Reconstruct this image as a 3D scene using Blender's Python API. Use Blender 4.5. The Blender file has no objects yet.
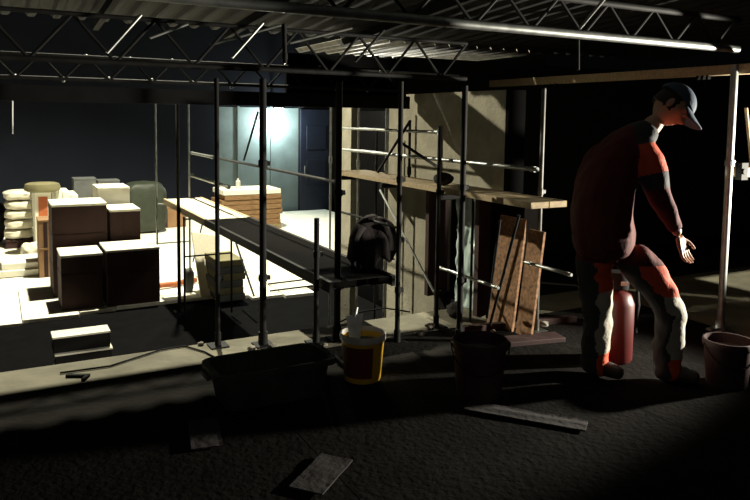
import bpy, bmesh, math, random
from mathutils import Vector, Matrix, noise
random.seed(7)
C = bpy.context.scene.collection
PI = math.pi
# ------------------------------------------------------------------ camera
F = 700.0; CY = 177.0; PITCH = math.radians(4.8); ROLL = math.radians(.75); H = 1.5
cam = bpy.data.cameras.new('camera'); cob = bpy.data.objects.new('camera', cam); C.objects.link(cob)
cob.location = (0, 0, H); CR = Matrix.Rotation(PI/2-PITCH, 3, 'X') @ Matrix.Rotation(ROLL, 3, 'Z'); cob.rotation_euler = CR.to_euler()
cam.sensor_width = 36; cam.lens = 36*F/750.0; cam.shift_y = -(250-CY)/750.0
cam.clip_start = .05; cam.clip_end = 200
bpy.context.scene.camera = cob
EYE = Vector((0, 0, H))
def ray(px, py):
    return CR @ Vector(((px-375)/F, -(py-CY)/F, -1))
def P(px, py, z=0.0):                      # point on the level z
    d = ray(px, py); return EYE + d*((z-H)/d.z)
def D(px, py, Y):                          # point at distance Y
    d = ray(px, py); return EYE + d*(Y/d.y)
ANG = math.radians(28.5)
U = Vector((math.cos(ANG), math.sin(ANG), 0)); V = Vector((-math.sin(ANG), math.cos(ANG), 0)); Z = Vector((0, 0, 1))
def UV(u, v, z=0.0): return U*u + V*v + Z*z
def uv(p): return p.dot(U), p.dot(V)
def onV(px, py, v):                        # point of the vertical plane v = const
    d = ray(px, py); return EYE + d*((v-EYE.dot(V))/d.dot(V))
def onU(px, py, u):
    d = ray(px, py); return EYE + d*((u-EYE.dot(U))/d.dot(U))
HZ = -0.86                                 # level of the lower hall floor
# ------------------------------------------------------------------ materials
def mat(name, col, rough=.7, metal=0, var=.25, scale=6, bump=0, bscale=40, col2=None, trans=0, alpha=1, spec=.5, stretch=None):
    m = bpy.data.materials.new(name); m.use_nodes = True
    nt = m.node_tree; b = nt.nodes['Principled BSDF']
    tc = nt.nodes.new('ShaderNodeTexCoord'); src = tc.outputs['Object']
    if stretch:
        mp = nt.nodes.new('ShaderNodeMapping'); mp.inputs['Scale'].default_value = stretch
        nt.links.new(src, mp.inputs['Vector']); src = mp.outputs['Vector']
    n = nt.nodes.new('ShaderNodeTexNoise'); n.inputs['Scale'].default_value = scale; n.inputs['Detail'].default_value = 6
    nt.links.new(src, n.inputs['Vector'])
    r = nt.nodes.new('ShaderNodeValToRGB')
    c2 = col2 if col2 else tuple(c*(1-var) for c in col)
    r.color_ramp.elements[0].color = (*c2, 1); r.color_ramp.elements[1].color = (*col, 1)
    r.color_ramp.elements[0].position = .35; r.color_ramp.elements[1].position = .65
    nt.links.new(n.outputs['Fac'], r.inputs['Fac']); nt.links.new(r.outputs['Color'], b.inputs['Base Color'])
    b.inputs['Roughness'].default_value = rough; b.inputs['Metallic'].default_value = metal
    b.inputs['Specular IOR Level'].default_value = spec
    if trans: b.inputs['Transmission Weight'].default_value = trans
    if alpha < 1: b.inputs['Alpha'].default_value = alpha
    if bump:
        n2 = nt.nodes.new('ShaderNodeTexNoise'); n2.inputs['Scale'].default_value = bscale; n2.inputs['Detail'].default_value = 4
        nt.links.new(src, n2.inputs['Vector'])
        bp = nt.nodes.new('ShaderNodeBump'); bp.inputs['Strength'].default_value = bump; bp.inputs['Distance'].default_value = .02
        nt.links.new(n2.outputs['Fac'], bp.inputs['Height']); nt.links.new(bp.outputs['Normal'], b.inputs['Normal'])
    return m
M = dict(
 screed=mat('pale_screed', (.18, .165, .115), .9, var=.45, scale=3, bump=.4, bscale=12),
 boards=mat('white_insulation', (.82, .80, .68), .85, var=.12, scale=4),
 membrane=mat('black_membrane', (.004, .004, .0045), .95, var=.3, bump=.2, spec=.04),
 felt=mat('shade_dark_felt', (.013, .012, .0105), .95, var=.35, scale=5, bump=.4, bscale=30, spec=.05),  # felt colour made darker to carry the shade under the roof
 light_and_strip=mat('light_patch_and_strip', (.035, .031, .03), .9, var=.4, scale=7, bump=.3, bscale=30),  # paler grey for the leaked-light patches and the reddish strip
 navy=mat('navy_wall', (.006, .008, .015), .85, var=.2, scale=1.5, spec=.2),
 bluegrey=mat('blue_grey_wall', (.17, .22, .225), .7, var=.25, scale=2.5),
 dooor=mat('dark_blue_door', (.014, .019, .038), .5, var=.2),
 plaster=mat('beige_plaster', (.36, .335, .25), .9, var=.25, scale=5, bump=.3),
 darkwall=mat('dark_wall', (.010, .010, .010), .9, var=.2),
 steel=mat('galvanised_steel', (.42, .44, .42), .42, .75, var=.35, scale=14),
 dsteel=mat('dark_shaded_steel', (.016, .016, .015), .7, .1, var=.5, scale=14, spec=.2),  # dark steel; also carries painted shade on guard rail and near girder
 black=mat('black_paint', (.010, .010, .010), .8, var=.3, spec=.12),
 pilewood=mat('brown_pile_wood', (.25, .14, .06), .85, var=.4, scale=8, stretch=(1, 1, 8)),
 wood=mat('raw_wood', (.50, .39, .23), .8, var=.3, scale=8, stretch=(1, 8, 8)),
 darkply=mat('dark_and_shaded_ply', (.0045, .0038, .0034), .95, spec=.04, var=.35, scale=8),  # dark wood; on the near plank its tone stands for roof shade
 carton=mat('brown_carton', (.30, .17, .08), .85, var=.2),
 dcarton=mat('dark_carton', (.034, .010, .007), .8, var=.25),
 paper=mat('pale_wrap', (.80, .77, .64), .8, var=.12),
 bag=mat('cream_paper_bag', (.74, .69, .55), .85, var=.2, bump=.5, bscale=14),
 orange=mat('orange_print', (.50, .13, .04), .7, var=.25),
 green=mat('green_tarp', (.03, .038, .022), .6, var=.35, bump=.5, bscale=9),
 olive=mat('olive_foam', (.20, .18, .09), .9, var=.25),
 grey=mat('grey_block', (.12, .125, .12), .9, var=.25, bump=.3),
 osb=mat('chipboard', (.34, .18, .085), .85, var=.6, scale=38),
 plastic=mat('wrinkled_plastic', (.62, .78, .74), .25, var=.2, scale=5),
 hose=mat('orange_pipe', (.45, .12, .03), .6, var=.2),
 tub=mat('black_rubber_tub', (.05, .055, .05), .7, spec=.25, var=.4, scale=9),
 mortar=mat('grey_mortar', (.16, .15, .13), .95, var=.4, scale=10, bump=.6),
 yellow=mat('yellow_plastic', (.72, .43, .02), .5, var=.12),
 redlabel=mat('dark_red_label', (.16, .03, .02), .5, var=.3),
 whitepl=mat('white_plastic', (.66, .64, .58), .5, var=.3, scale=12),
 maroon=mat('maroon_plastic', (.06, .035, .034), .65, spec=.25, var=.3),
 redpaint=mat('red_paint', (.10, .010, .009), .45, var=.2),
 corr2=mat('lit_corrugated_metal', (.13, .118, .09), .5, .3, var=.75, scale=9),  # lit copy of the roof metal, for the bright stretch
 corr=mat('shaded_corrugated_metal', (.011, .0105, .009), .7, .1, var=.6, scale=7),  # shaded copy of the roof metal, gloom put into the colour
 skin=mat('skin', (.62, .38, .26), .55, var=.1, scale=20),
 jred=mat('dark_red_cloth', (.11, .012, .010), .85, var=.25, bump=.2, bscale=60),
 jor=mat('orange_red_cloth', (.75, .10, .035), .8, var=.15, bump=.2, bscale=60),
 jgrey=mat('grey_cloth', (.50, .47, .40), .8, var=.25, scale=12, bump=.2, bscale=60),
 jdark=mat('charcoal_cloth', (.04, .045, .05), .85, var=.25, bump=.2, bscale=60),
 cap=mat('navy_cap', (.045, .08, .13), .8, var=.2, bump=.15, bscale=80),
 hair=mat('dark_hair', (.03, .02, .015), .7),
 eye=mat('eye', (.5, .48, .45), .2),
 cloth=mat('black_maroon_cloth', (.010, .005, .005), .9, var=.3, bump=.3, bscale=30),
 boot=mat('dark_leather', (.06, .05, .045), .6, var=.3),
 rubble=mat('rubble', (.30, .28, .23), .95, var=.4, scale=20),
)
def emis(name, col, s):
    m = bpy.data.materials.new(name); m.use_nodes = True; b = m.node_tree.nodes['Principled BSDF']
    b.inputs['Emission Color'].default_value = (*col, 1); b.inputs['Emission Strength'].default_value = s
    b.inputs['Base Color'].default_value = (.8, .8, .8, 1); return m
M['lampface'] = emis('lamp_face', (.9, 1, .95), 25)
# ------------------------------------------------------------------ mesh builder
class MB:
    def __init__(s): s.bm = bmesh.new(); s.mi = 0
    def _f(s, vs):
        try:
            f = s.bm.faces.new(vs); f.material_index = s.mi; return f
        except ValueError: return None
    def hexa(s, b, t):                      # bottom and top rings of points
        b = [s.bm.verts.new(p) for p in b]; t = [s.bm.verts.new(p) for p in t]; n = len(b)
        s._f(b[::-1]); s._f(t)
        for i in range(n): s._f((b[i], b[(i+1) % n], t[(i+1) % n], t[i]))
        return s
    def box(s, c, sx, sy, sz, ax=None, ay=None, az=None):
        ax = ax or U; ay = ay or V; az = az or Z; c = Vector(c)
        q = [c+ax*(sx*i/2)+ay*(sy*j/2)-az*(sz/2) for i, j in ((-1,-1),(1,-1),(1,1),(-1,1))]
        return s.hexa(q, [p+az*sz for p in q])
    def prism(s, pts, dz): 
        pts = [Vector(p) for p in pts]; return s.hexa(pts, [p+Z*dz for p in pts])
    def tube(s, a, b, r, n=10, r2=None):
        a = Vector(a); b = Vector(b); d = (b-a).normalized(); r2 = r if r2 is None else r2
        x = d.orthogonal().normalized(); y = d.cross(x)
        return s.hexa([a+(x*math.cos(2*PI*i/n)+y*math.sin(2*PI*i/n))*r for i in range(n)],
                      [b+(x*math.cos(2*PI*i/n)+y*math.sin(2*PI*i/n))*r2 for i in range(n)])
    def path(s, pts, r, n=8):
        pts = [Vector(p) for p in pts]; rings = []
        ref = Z
        for i, p in enumerate(pts):
            d = (pts[min(i+1, len(pts)-1)]-pts[max(i-1, 0)]).normalized()
            x = d.cross(ref); x = x.normalized() if x.length > 1e-3 else d.orthogonal().normalized(); y = x.cross(d)
            rings.append([s.bm.verts.new(p+(x*math.cos(2*PI*k/n)+y*math.sin(2*PI*k/n))*r) for k in range(n)])
        for a, b in zip(rings, rings[1:]):
            for k in range(n): s._f((a[k], a[(k+1) % n], b[(k+1) % n], b[k]))
        s._f(rings[0][::-1]); s._f(rings[-1]); return s
    def lathe(s, c, prof, n=32, sx=1, sy=1, cap=True, power=2.0):   # prof = (r, z)
        c = Vector(c); rings = []
        for r, z in prof:
            ring = []
            for k in range(n):
                a = 2*PI*k/n; ca, sa = math.cos(a), math.sin(a)
                q = (abs(ca)**power+abs(sa)**power)**(-1/power)
                ring.append(s.bm.verts.new(c+U*(r*ca*q*sx)+V*(r*sa*q*sy)+Z*z))
            rings.append(ring)
        for a, b in zip(rings, rings[1:]):
            for k in range(n): s._f((a[k], a[(k+1) % n], b[(k+1) % n], b[k]))
        if cap: s._f(rings[0][::-1]); s._f(rings[-1])
        return s
    def blob(s, c, rx, ry, rz, n=3, amp=.12, fr=2.0, power=1.0):
        r = bmesh.ops.create_icosphere(s.bm, subdivisions=n, radius=1)
        c = Vector(c); off = Vector((random.random()*9, random.random()*9, 0))
        for v in r['verts']:
            p = v.co.copy()
            if power != 1: p = Vector([math.copysign(abs(t)**power, t) for t in p])
            k = 1+amp*noise.noise(p*fr+off)
            v.co = c+U*(p.x*rx*k)+V*(p.y*ry*k)+Z*(p.z*rz*k)
        for v in r['verts']:
            for f in v.link_faces: f.material_index = s.mi
        return s
    def grid(s, fn, nu, nv):
        g = [[s.bm.verts.new(fn(i/nu, j/nv)) for j in range(nv+1)] for i in range(nu+1)]
        for i in range(nu):
            for j in range(nv): s._f((g[i][j], g[i+1][j], g[i+1][j+1], g[i][j+1]))
        return s
    def build(s, name, m, parent=None, smooth=False, bevel=0, solid=0, subsurf=0):
        bmesh.ops.recalc_face_normals(s.bm, faces=s.bm.faces)
        me = bpy.data.meshes.new(name)
        # origin at the base centre
        if s.bm.verts:
            xs = [v.co for v in s.bm.verts]
            o = Vector(((min(p.x for p in xs)+max(p.x for p in xs))/2, (min(p.y for p in xs)+max(p.y for p in xs))/2, min(p.z for p in xs)))
        else: o = Vector()
        for v in s.bm.verts: v.co -= o
        s.bm.to_mesh(me); s.bm.free()
        if smooth:
            for p in me.polygons: p.use_smooth = True
            if smooth == 'auto':
                try: me.set_sharp_from_angle(angle=math.radians(40))
                except Exception: pass
        for mm in (m if isinstance(m, (list, tuple)) else [m]): me.materials.append(M[mm] if isinstance(mm, str) else mm)
        ob = bpy.data.objects.new(name, me); C.objects.link(ob)
        ob.location = o - (parent.location if parent and not parent.parent else (parent.location + parent.parent.location if parent else Vector()))
        if parent: ob.parent = parent
        if bevel:
            b = ob.modifiers.new('bevel', 'BEVEL'); b.width = bevel; b.segments = 2; b.limit_method = 'ANGLE'
        if solid:
            d = ob.modifiers.new('solid', 'SOLIDIFY'); d.thickness = solid; d.offset = 0
        if subsurf:
            d = ob.modifiers.new('sub', 'SUBSURF'); d.levels = subsurf; d.render_levels = subsurf
        return ob
def tag(o, label, cat, group=None, kind=None):
    if label: o['label'] = label
    if cat: o['category'] = cat
    if group: o['group'] = group
    if kind: o['kind'] = kind
    return o
def thing(name, loc, label, cat, group=None):
    o = bpy.data.objects.new(name, None); C.objects.link(o); o.location = loc; o.empty_display_size = .1
    return tag(o, label, cat, group)
def struct(o, label=None, cat=None): return tag(o, label, cat, None, 'structure')
# ================================================================== SETTING
E0 = P(60, 364); vE = uv(E0)[1]                    # stage edge runs along U
vS = uv(P(0, 397))[1]                             # where the dark felt starts
# stage floor
m = MB(); m.prism([UV(-6, -3, -.3), UV(9, -3, -.3), UV(9, vE, -.3), UV(-6, vE, -.3)], .3)
struct(m.build('floor', 'screed'), 'pale dusty screed floor of the raised stage', 'floor')
# the stage to the right of the partition wall goes deeper
uW = uv(P(500, 320))[0]
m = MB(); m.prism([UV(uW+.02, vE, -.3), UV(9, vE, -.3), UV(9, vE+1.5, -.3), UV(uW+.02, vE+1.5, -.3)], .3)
struct(m.build('floor', 'felt'), 'dim stage floor behind the scaffold on the right', 'floor')  # felt-dark colour stands in for the shade over this floor
m = MB(); m.box(UV(-2, vE+.012, HZ/2-.15), 12, .02, -HZ-.3); struct(m.build('wall_stage', 'darkwall'), 'dark front of the raised stage', 'wall')
# hall floor
vB = uv(P(300, 212, HZ))[1]
m = MB(); m.prism([UV(-14, vE+.03, HZ-.2), UV(13, vE+.03, HZ-.2), UV(13, vB, HZ-.2), UV(-14, vB, HZ-.2)], .2)
struct(m.build('floor', 'membrane'), 'black membrane over the lower hall floor', 'floor')
# pale insulation boards with a ragged front edge
edge = [(-40, 333), (4, 328), (43, 325), (44, 321), (70, 320), (92, 318), (93, 313), (119, 314), (120, 310), (155, 306), (156, 303), (200, 301), (250, 300), (300, 297), (345, 293), (420, 288)]
pts = [P(x, y, HZ+.001) for x, y in edge]
# ------- single sheets: cells along U, each ends at its own v
uvp = [uv(p) for p in pts]
def edge_v(u):
    if u <= uvp[0][0]: return uvp[0][1]
    for (a, b), (c, d) in zip(uvp, uvp[1:]):
        if a <= u <= c: return b+(d-b)*(u-a)/max(1e-6, c-a)
    return uvp[-1][1]
m = MB(); ulo = -10.5; wid = 1.2
front = vE+.9
m.prism([UV(-14, 0, HZ)+V*(max(v for u, v in uvp)+1.2), UV(uW+4, 0, HZ)+V*(max(v for u, v in uvp)+1.2), UV(uW+4, vB-.05, HZ), UV(-14, vB-.05, HZ)], .04)
struct(m.build('floor', 'boards'), 'white insulation laid over the hall floor', 'floor')
vfar = max(v for u, v in uvp)+1.19
us = []; u = uv(P(-40, 333, HZ))[0]-3.5
uend = uvp[-1][0]
k = 0
while u < uend:
    w = random.choice((.42, .5, .6)); u2 = min(u+w, uend)
    vv = edge_v((u+u2)/2)
    if u2 > uW+.8: vv = max(vv, 8.75)
    mm = MB(); mm.prism([UV(u+.004, vv, HZ), UV(u2-.004, vv+random.uniform(-.02, .02), HZ), UV(u2-.004, vfar, HZ), UV(u+.004, vfar, HZ)], .04+.006*(k % 2))
    o = mm.build('insulation_board', 'boards', bevel=.004)
    tag(o, 'white insulation board in the ragged front row on the hall floor', 'board', 'insulation boards along the ragged floor edge')
    u = u2; k += 1
# back wall, navy, with the pale lit bay and the door
def bw(px, py): return onV(px, py, vB)
uA = uv(bw(-60, 200))[0]-6; uBs = uv(bw(216, 150))[0]; uBe = uv(bw(299, 150))[0]; uC = uv(bw(331, 150))[0]
HT = 8.8
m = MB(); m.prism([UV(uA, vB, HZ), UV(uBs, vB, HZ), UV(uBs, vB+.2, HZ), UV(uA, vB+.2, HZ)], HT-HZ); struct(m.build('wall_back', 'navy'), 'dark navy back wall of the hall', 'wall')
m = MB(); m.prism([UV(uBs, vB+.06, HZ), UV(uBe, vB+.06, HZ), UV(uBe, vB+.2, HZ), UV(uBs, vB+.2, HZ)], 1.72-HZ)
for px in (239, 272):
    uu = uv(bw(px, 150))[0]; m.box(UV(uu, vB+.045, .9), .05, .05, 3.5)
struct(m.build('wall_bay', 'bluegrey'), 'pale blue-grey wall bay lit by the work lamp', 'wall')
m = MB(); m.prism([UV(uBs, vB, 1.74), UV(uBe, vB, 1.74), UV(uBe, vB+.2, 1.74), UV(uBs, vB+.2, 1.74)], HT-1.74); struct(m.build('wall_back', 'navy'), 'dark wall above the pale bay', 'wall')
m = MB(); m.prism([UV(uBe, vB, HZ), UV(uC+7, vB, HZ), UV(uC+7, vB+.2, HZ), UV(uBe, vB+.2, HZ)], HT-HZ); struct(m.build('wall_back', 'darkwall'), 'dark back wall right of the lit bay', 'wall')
dw = uC-uBe
m = MB(); m.box(UV((uBe+uC)/2, vB-.03, (HZ+1.7)/2), dw-.04, .06, 1.7-HZ)
for zz in (.15, 1.0): m.box(UV((uBe+uC)/2, vB-.065, zz), dw*.6, .02, .6)
dr = struct(m.build('door_1', 'dooor', bevel=.01), 'dark blue door beside the lit wall bay', 'door')
m = MB(); m.tube(UV(uBe+.12, vB-.09, .1), UV(uBe+.12, vB-.09, .3), .015); m.build('door_handle', 'steel', dr)
m = MB(); m.box(UV(uA+.1, (vE+vB)/2, 4), .2, vB-vE-.1, 2*(HT-4)); struct(m.build('wall_left', 'darkwall'), 'dark left wall of the hall', 'wall')
m = MB(); m.box(UV((uA+uC+7)/2, (vE+vB)/2+.5, HT+.1), uC+7-uA, vB-vE, .2); struct(m.build('ceiling', 'darkwall'), 'dark high ceiling of the hall', 'ceiling')
# partition wall along V at u = uW
def W(px, py): return onU(px, py, uW)
def seg(x0, x1, z0, z1, name, m_, label, th=.16, top=None):
    v0 = uv(W(x0, 200))[1]; v1 = uv(W(x1, 200))[1]
    mm = MB(); mm.prism([UV(uW, v0, z0), UV(uW+th, v0, z0), UV(uW+th, v1, z0), UV(uW, v1, z0)], z1-z0)
    return struct(mm.build(name, m_), label, 'wall')
TOP = 1.72
seg(340, 350.5, HZ, TOP, 'wall_pier', 'plaster', 'narrow pale pier at the end of the partition wall', th=.07)
seg(388, 436, HZ, TOP, 'wall_partition', 'plaster', 'beige plaster partition behind the scaffold')
seg(436, 489, .93, TOP, 'wall_partition', 'plaster', 'plaster above the doorway in the partition')
seg(489, 503, .93, TOP, 'wall_partition', 'plaster', 'near end of the plaster partition above the deck')
seg(489, 525, 0, .92, 'wall_partition', 'darkply', 'low dark wooden end of the partition')
M['deadblack'] = mat('shade_black', (.004, .004, .004), .95, spec=.03)  # black for the partition end cap and the light-blocking panel
seg(503.3, 506, .93, TOP, 'shade_cap', 'deadblack', 'added black cap darkening the end of the plaster partition')  # added cap, painted black where the wall end lies in shade
# door jambs
for x in (437.5, 488):
    p = W(x, 250); mm = MB(); mm.box(UV(uW-.01, uv(p)[1], .465), .2, .05, .93); struct(mm.build('trim_1', 'dcarton'), 'timber jamb of the doorway', 'trim')
m = MB(); m.box(UV(uW+.95, (vE+1.4+8.6)/2, .37), .1, 8.6-vE-1.4, 2.44); struct(m.build('wall_right', 'membrane'), 'dark wall behind the partition opening', 'wall')
m = MB(); m.box(UV(uW+4.7, vE+1.45, .6), 9.1, .1, 3.0); struct(m.build('wall_stage', 'darkwall'), 'dark wall closing the stage on the right', 'wall')
# roof over the stage, corrugated, rising toward the camera
vR = vE+.95
RZ = 2.17
def roof(u0, u1):
    n = int((u1-u0)/.02)
    def f(a, b):
        u = u0+(u1-u0)*a; v = vR-b*(vR+1.5); ph = (u % .16)/.16
        tri = min(1, max(0, abs(ph-.5)*6-.7))
        return UV(u, v, RZ+(vR-v)*.07+.035*tri)
    mm = MB(); mm.grid(f, n, 12); return mm
mm = roof(-5.5, 6.5); struct(mm.build('ceiling', 'corr', solid=.004), 'corrugated metal roof over the stage', 'ceiling')
def canopy(a, b):
    u = 2.75+2.15*a; v = vR+.01+1.35*b; ph = (u % .16)/.16
    return UV(u, v, RZ+.035*min(1, max(0, abs(ph-.5)*6-.7)))
mm = MB(); mm.grid(canopy, 130, 4); struct(mm.build('ceiling', 'corr2', solid=.004), 'corrugated metal canopy beyond the stage edge above the partition', 'ceiling')  # paler than the stage roof so this stretch looks lit
def roofz(v): return RZ+(vR-v)*.07
# foreground felt sheets, the shade under the roof put into their dark colour
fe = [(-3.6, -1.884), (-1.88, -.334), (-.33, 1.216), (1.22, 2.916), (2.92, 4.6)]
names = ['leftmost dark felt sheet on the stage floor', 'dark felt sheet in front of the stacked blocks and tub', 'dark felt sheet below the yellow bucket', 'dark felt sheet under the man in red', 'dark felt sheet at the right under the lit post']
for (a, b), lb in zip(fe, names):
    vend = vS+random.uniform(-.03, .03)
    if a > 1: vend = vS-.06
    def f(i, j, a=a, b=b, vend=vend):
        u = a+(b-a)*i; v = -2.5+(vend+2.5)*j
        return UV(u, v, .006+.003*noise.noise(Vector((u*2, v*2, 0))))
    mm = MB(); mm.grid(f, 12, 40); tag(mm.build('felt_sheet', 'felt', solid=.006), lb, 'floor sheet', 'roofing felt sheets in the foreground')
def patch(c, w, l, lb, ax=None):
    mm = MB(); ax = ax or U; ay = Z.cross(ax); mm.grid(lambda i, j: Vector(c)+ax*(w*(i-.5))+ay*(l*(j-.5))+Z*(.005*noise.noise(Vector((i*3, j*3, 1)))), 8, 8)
    tag(mm.build('floor_patch', 'light_and_strip', solid=.006), lb, 'floor_patch')
patch(P(205, 433, .022), .14, .30, 'patch of leaked light, coloured paler grey, on the dark floor below the black tub', Vector((.95, .3, 0)).normalized())  # light leaking through the lattice, laid out as pale slanted sheets
patch(P(322, 473, .022), .15, .30, 'patch of leaked light, coloured paler grey, nearest the bottom of the picture', Vector((.9, -.35, 0)).normalized())
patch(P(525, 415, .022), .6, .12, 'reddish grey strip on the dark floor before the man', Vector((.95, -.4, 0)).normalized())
# ================================================================== SCAFFOLD
def post(px, py, z0, z1, r, m_, lb, grp='scaffold posts', base=True, couplers=(), lean=0):
    p = P(px, py, z0); t = thing('scaffold_post', p, lb, 'post', grp)
    mm = MB(); mm.tube(p+Z*.008, p+Z*(z1-z0)+U*lean, r, 12); mm.build('tube', m_, t, smooth='auto')
    if base:
        mm = MB(); mm.box(p+Z*.005, .12, .12, .01); mm.tube(p+Z*.01, p+Z*.09, r*1.35, 12); mm.build('base_plate', m_, t, smooth='auto')
    for zc in couplers:
        mm = MB(); c = p+Z*(zc-z0); mm.tube(c-Z*.022, c+Z*.022, r*1.3, 12); mm.box(c+U*(r*1.5), .03, .025, .03); mm.build('coupler', m_, t, bevel=.004)
    return t
ptop = 1.74
post(263, 345, 0, ptop, .023, 'dsteel', 'dark scaffold post right behind the black tub, full height', couplers=(.45, 1.2))
post(218, 346, 0, ptop, .015, 'dsteel', 'thin dark scaffold post left of the black tub', couplers=(.45,))
post(316, 343, 0, .84, .018, 'dsteel', 'short dark scaffold post between the tub and the yellow bucket, ending over the walkway', couplers=(.6,))
post(337, 339, 0, ptop, .023, 'dsteel', 'dark scaffold post at the near left corner of the walkway', couplers=(.36, 1.0))
post(397, 343, 0, ptop, .017, 'dsteel', 'dark scaffold post at the near right corner of the walkway', couplers=(.36, .7, 1.1))
post(459, 342, 0, 1.72, .020, 'dsteel', 'dark post behind the maroon bucket, up to the plank', couplers=(1.05, .42))
post(436, 327, 0, 1.45, .016, 'dsteel', 'dark post at the left jamb of the doorway', couplers=(.98, .25))
post(470, 323, 0, .95, .010, 'dsteel', 'thin rod before the plastic sheet', base=False)
M['midsteel'] = mat('dull_steel', (.10, .10, .09), .5, .5, var=.4, scale=14)
post(536, 331, 0, 1.72, .016, 'midsteel', 'grey post left of the man in red, up to the timber beam', couplers=(1.0, .62))
rp = post(720, 333, 0, 1.9, .026, 'steel', 'bright steel post at the right edge of the picture', couplers=(1.22,))
# cast foot wings of the right post
b = P(720, 333); mm = MB(); mm.box(b+Z*.04, .26, .05, .02); mm.build('foot_flange', 'steel', rp, bevel=.004)
# far walkway frame
hp = 1.5-.43
fl = P(158, 200, .43); fr = P(196, 197, .43); nl = P(338, 287, .43); nr = P(395, 272, .43)
un0, vn0 = uv((nl+nr)/2); uf0, vf0 = uv((fl+fr)/2)
wl = (uv(nl)[0]+uv(fl)[0])/2+.035; wr = (uv(nr)[0]+uv(fr)[0])/2; vsplit = uv(P(220, 219, .43))[1]
def plank(v0, v1, lb, m_, cleats):
    t = thing('walkway_plank', UV((wl+wr)/2, (v0+v1)/2, .37), lb, 'plank', 'walkway planks')
    mm = MB(); mm.box(UV((wl+wr)/2, (v0+v1)/2, .41), wr-wl-.06, v1-v0-.02, .04); mm.build('deck', m_, t, bevel=.003)
    for u in (wl+.016, wr-.016):
        mm = MB(); mm.box(UV(u, (v0+v1)/2, .40), .03, v1-v0, .075); mm.build('side_rail', 'dsteel' if m_ == 'darkply' else 'wood', t, bevel=.004)
    for v in cleats:
        mm = MB(); mm.box(UV((wl+wr)/2, v, .376), wr-wl-.06, .05, .02); mm.build('hook', 'dsteel', t)
M['palewood'] = mat('pale_plank_wood', (.78, .72, .55), .8, var=.15, scale=8, stretch=(8, 1, 8))
plank(vsplit+.01, vf0, 'far pale wooden walkway plank catching the light', 'palewood', (vsplit+.3, vf0-.1))
plank(vn0, vsplit-.01, 'near walkway plank, roof shade put into its dark colour, leading to the hanging jacket', 'darkply', (vn0+.1, (vn0+vsplit)/2, vsplit-.2))  # near half painted dark as if shadowed by the roof
def bar(a, b, r, m_, lb, name='scaffold_tube', cat='tube', grp='scaffold rails and braces', ends=True):
    t = thing(name, (Vector(a)+Vector(b))/2, lb, cat, grp)
    mm = MB(); mm.tube(a, b, r, 10); mm.build('tube', m_, t, smooth='auto')
    if ends:
        d = (Vector(b)-Vector(a)).normalized()
        for p in (Vector(a)+d*.04, Vector(b)-d*.04):
            mm = MB(); mm.tube(p-d*.018, p+d*.018, r*1.3, 10); mm.build('end_clamp', m_, t, smooth='auto')
    return t
def frame(v, lb, u0, u1, z0, z1, rungs, r=.014, m_='steel'):
    t = thing('ladder_scaffold', UV((u0+u1)/2, v, z0), lb, 'scaffold', 'ladder scaffolds of the walkway')
    for u in (u0, u1):
        mm = MB(); mm.tube(UV(u, v, z0), UV(u, v, z1), r, 10); mm.build('upright', m_, t, smooth='auto')
    for z in rungs:
        mm = MB(); mm.tube(UV(u0, v, z), UV(u1, v, z), r*.8, 8); mm.build('rung', m_, t, smooth='auto')
    return t
zr = 1.5-.43*0
uFl = uv(onV(156, 150, vf0+.05))[0]; uFr = uv(onV(189, 150, vf0+.05))[0]
frame(vf0+.05, 'thin steel frame at the far end of the walkway', uFl, uFr, HZ+.045, 1.74, (.36, -.15), .013)
frame((vsplit+vf0)/2-.2, 'dark frame under the far plank beside the leaning panel', wl-.02, wr+.03, HZ+.045, .36, (-.1, .33), .012, 'dsteel')
# dark standard on the hall floor
post(179.5, 312, HZ+.045, 1.74, .020, 'dsteel', 'dark post standing on the hall floor left of the leaning panel', base=True)
# walkway guard rails at wr
def onR(px, py): return onU(px, py, uFr+.03)
def on_edge(px, py): return onR(px, py)
def vat(px): return uv(onR(px, 160))[1]
zA = onR(187, 152).z; zB = onR(187, 174).z; ug = uFr+.03
bar(UV(ug, vf0+.05, zA), UV(ug, vat(213), zA), .018, 'steel', 'short bright upper guard rail at the far end of the walkway')
bar(UV(ug, vat(213)-.02, zA), UV(ug, vat(337), zA), .013, 'dsteel', 'shaded continuation of the upper guard rail, coloured dark, before the pale bay')  # same rail in darker steel, painted as its unlit run
bar(UV(ug, vf0+.05, zB), UV(ug, vat(229), zB), .020, 'steel', 'bright lower guard rail of the walkway, ending at the timber pile')
bar(onU(258, 112, ug), onU(244, 160, ug), .010, 'dsteel', 'short thin brace against the pale lit bay', ends=False)
bar(onU(207, 205, wr+.12), onU(193, 262, wr+.12), .010, 'dsteel', 'thin brace slanting down beside the leaning panel', ends=False)
bar(onU(236, 243, wr+.2), onU(254, 296, wr+.2), .012, 'dsteel', 'thin brace beside the board stack under the walkway', ends=False)
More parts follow.
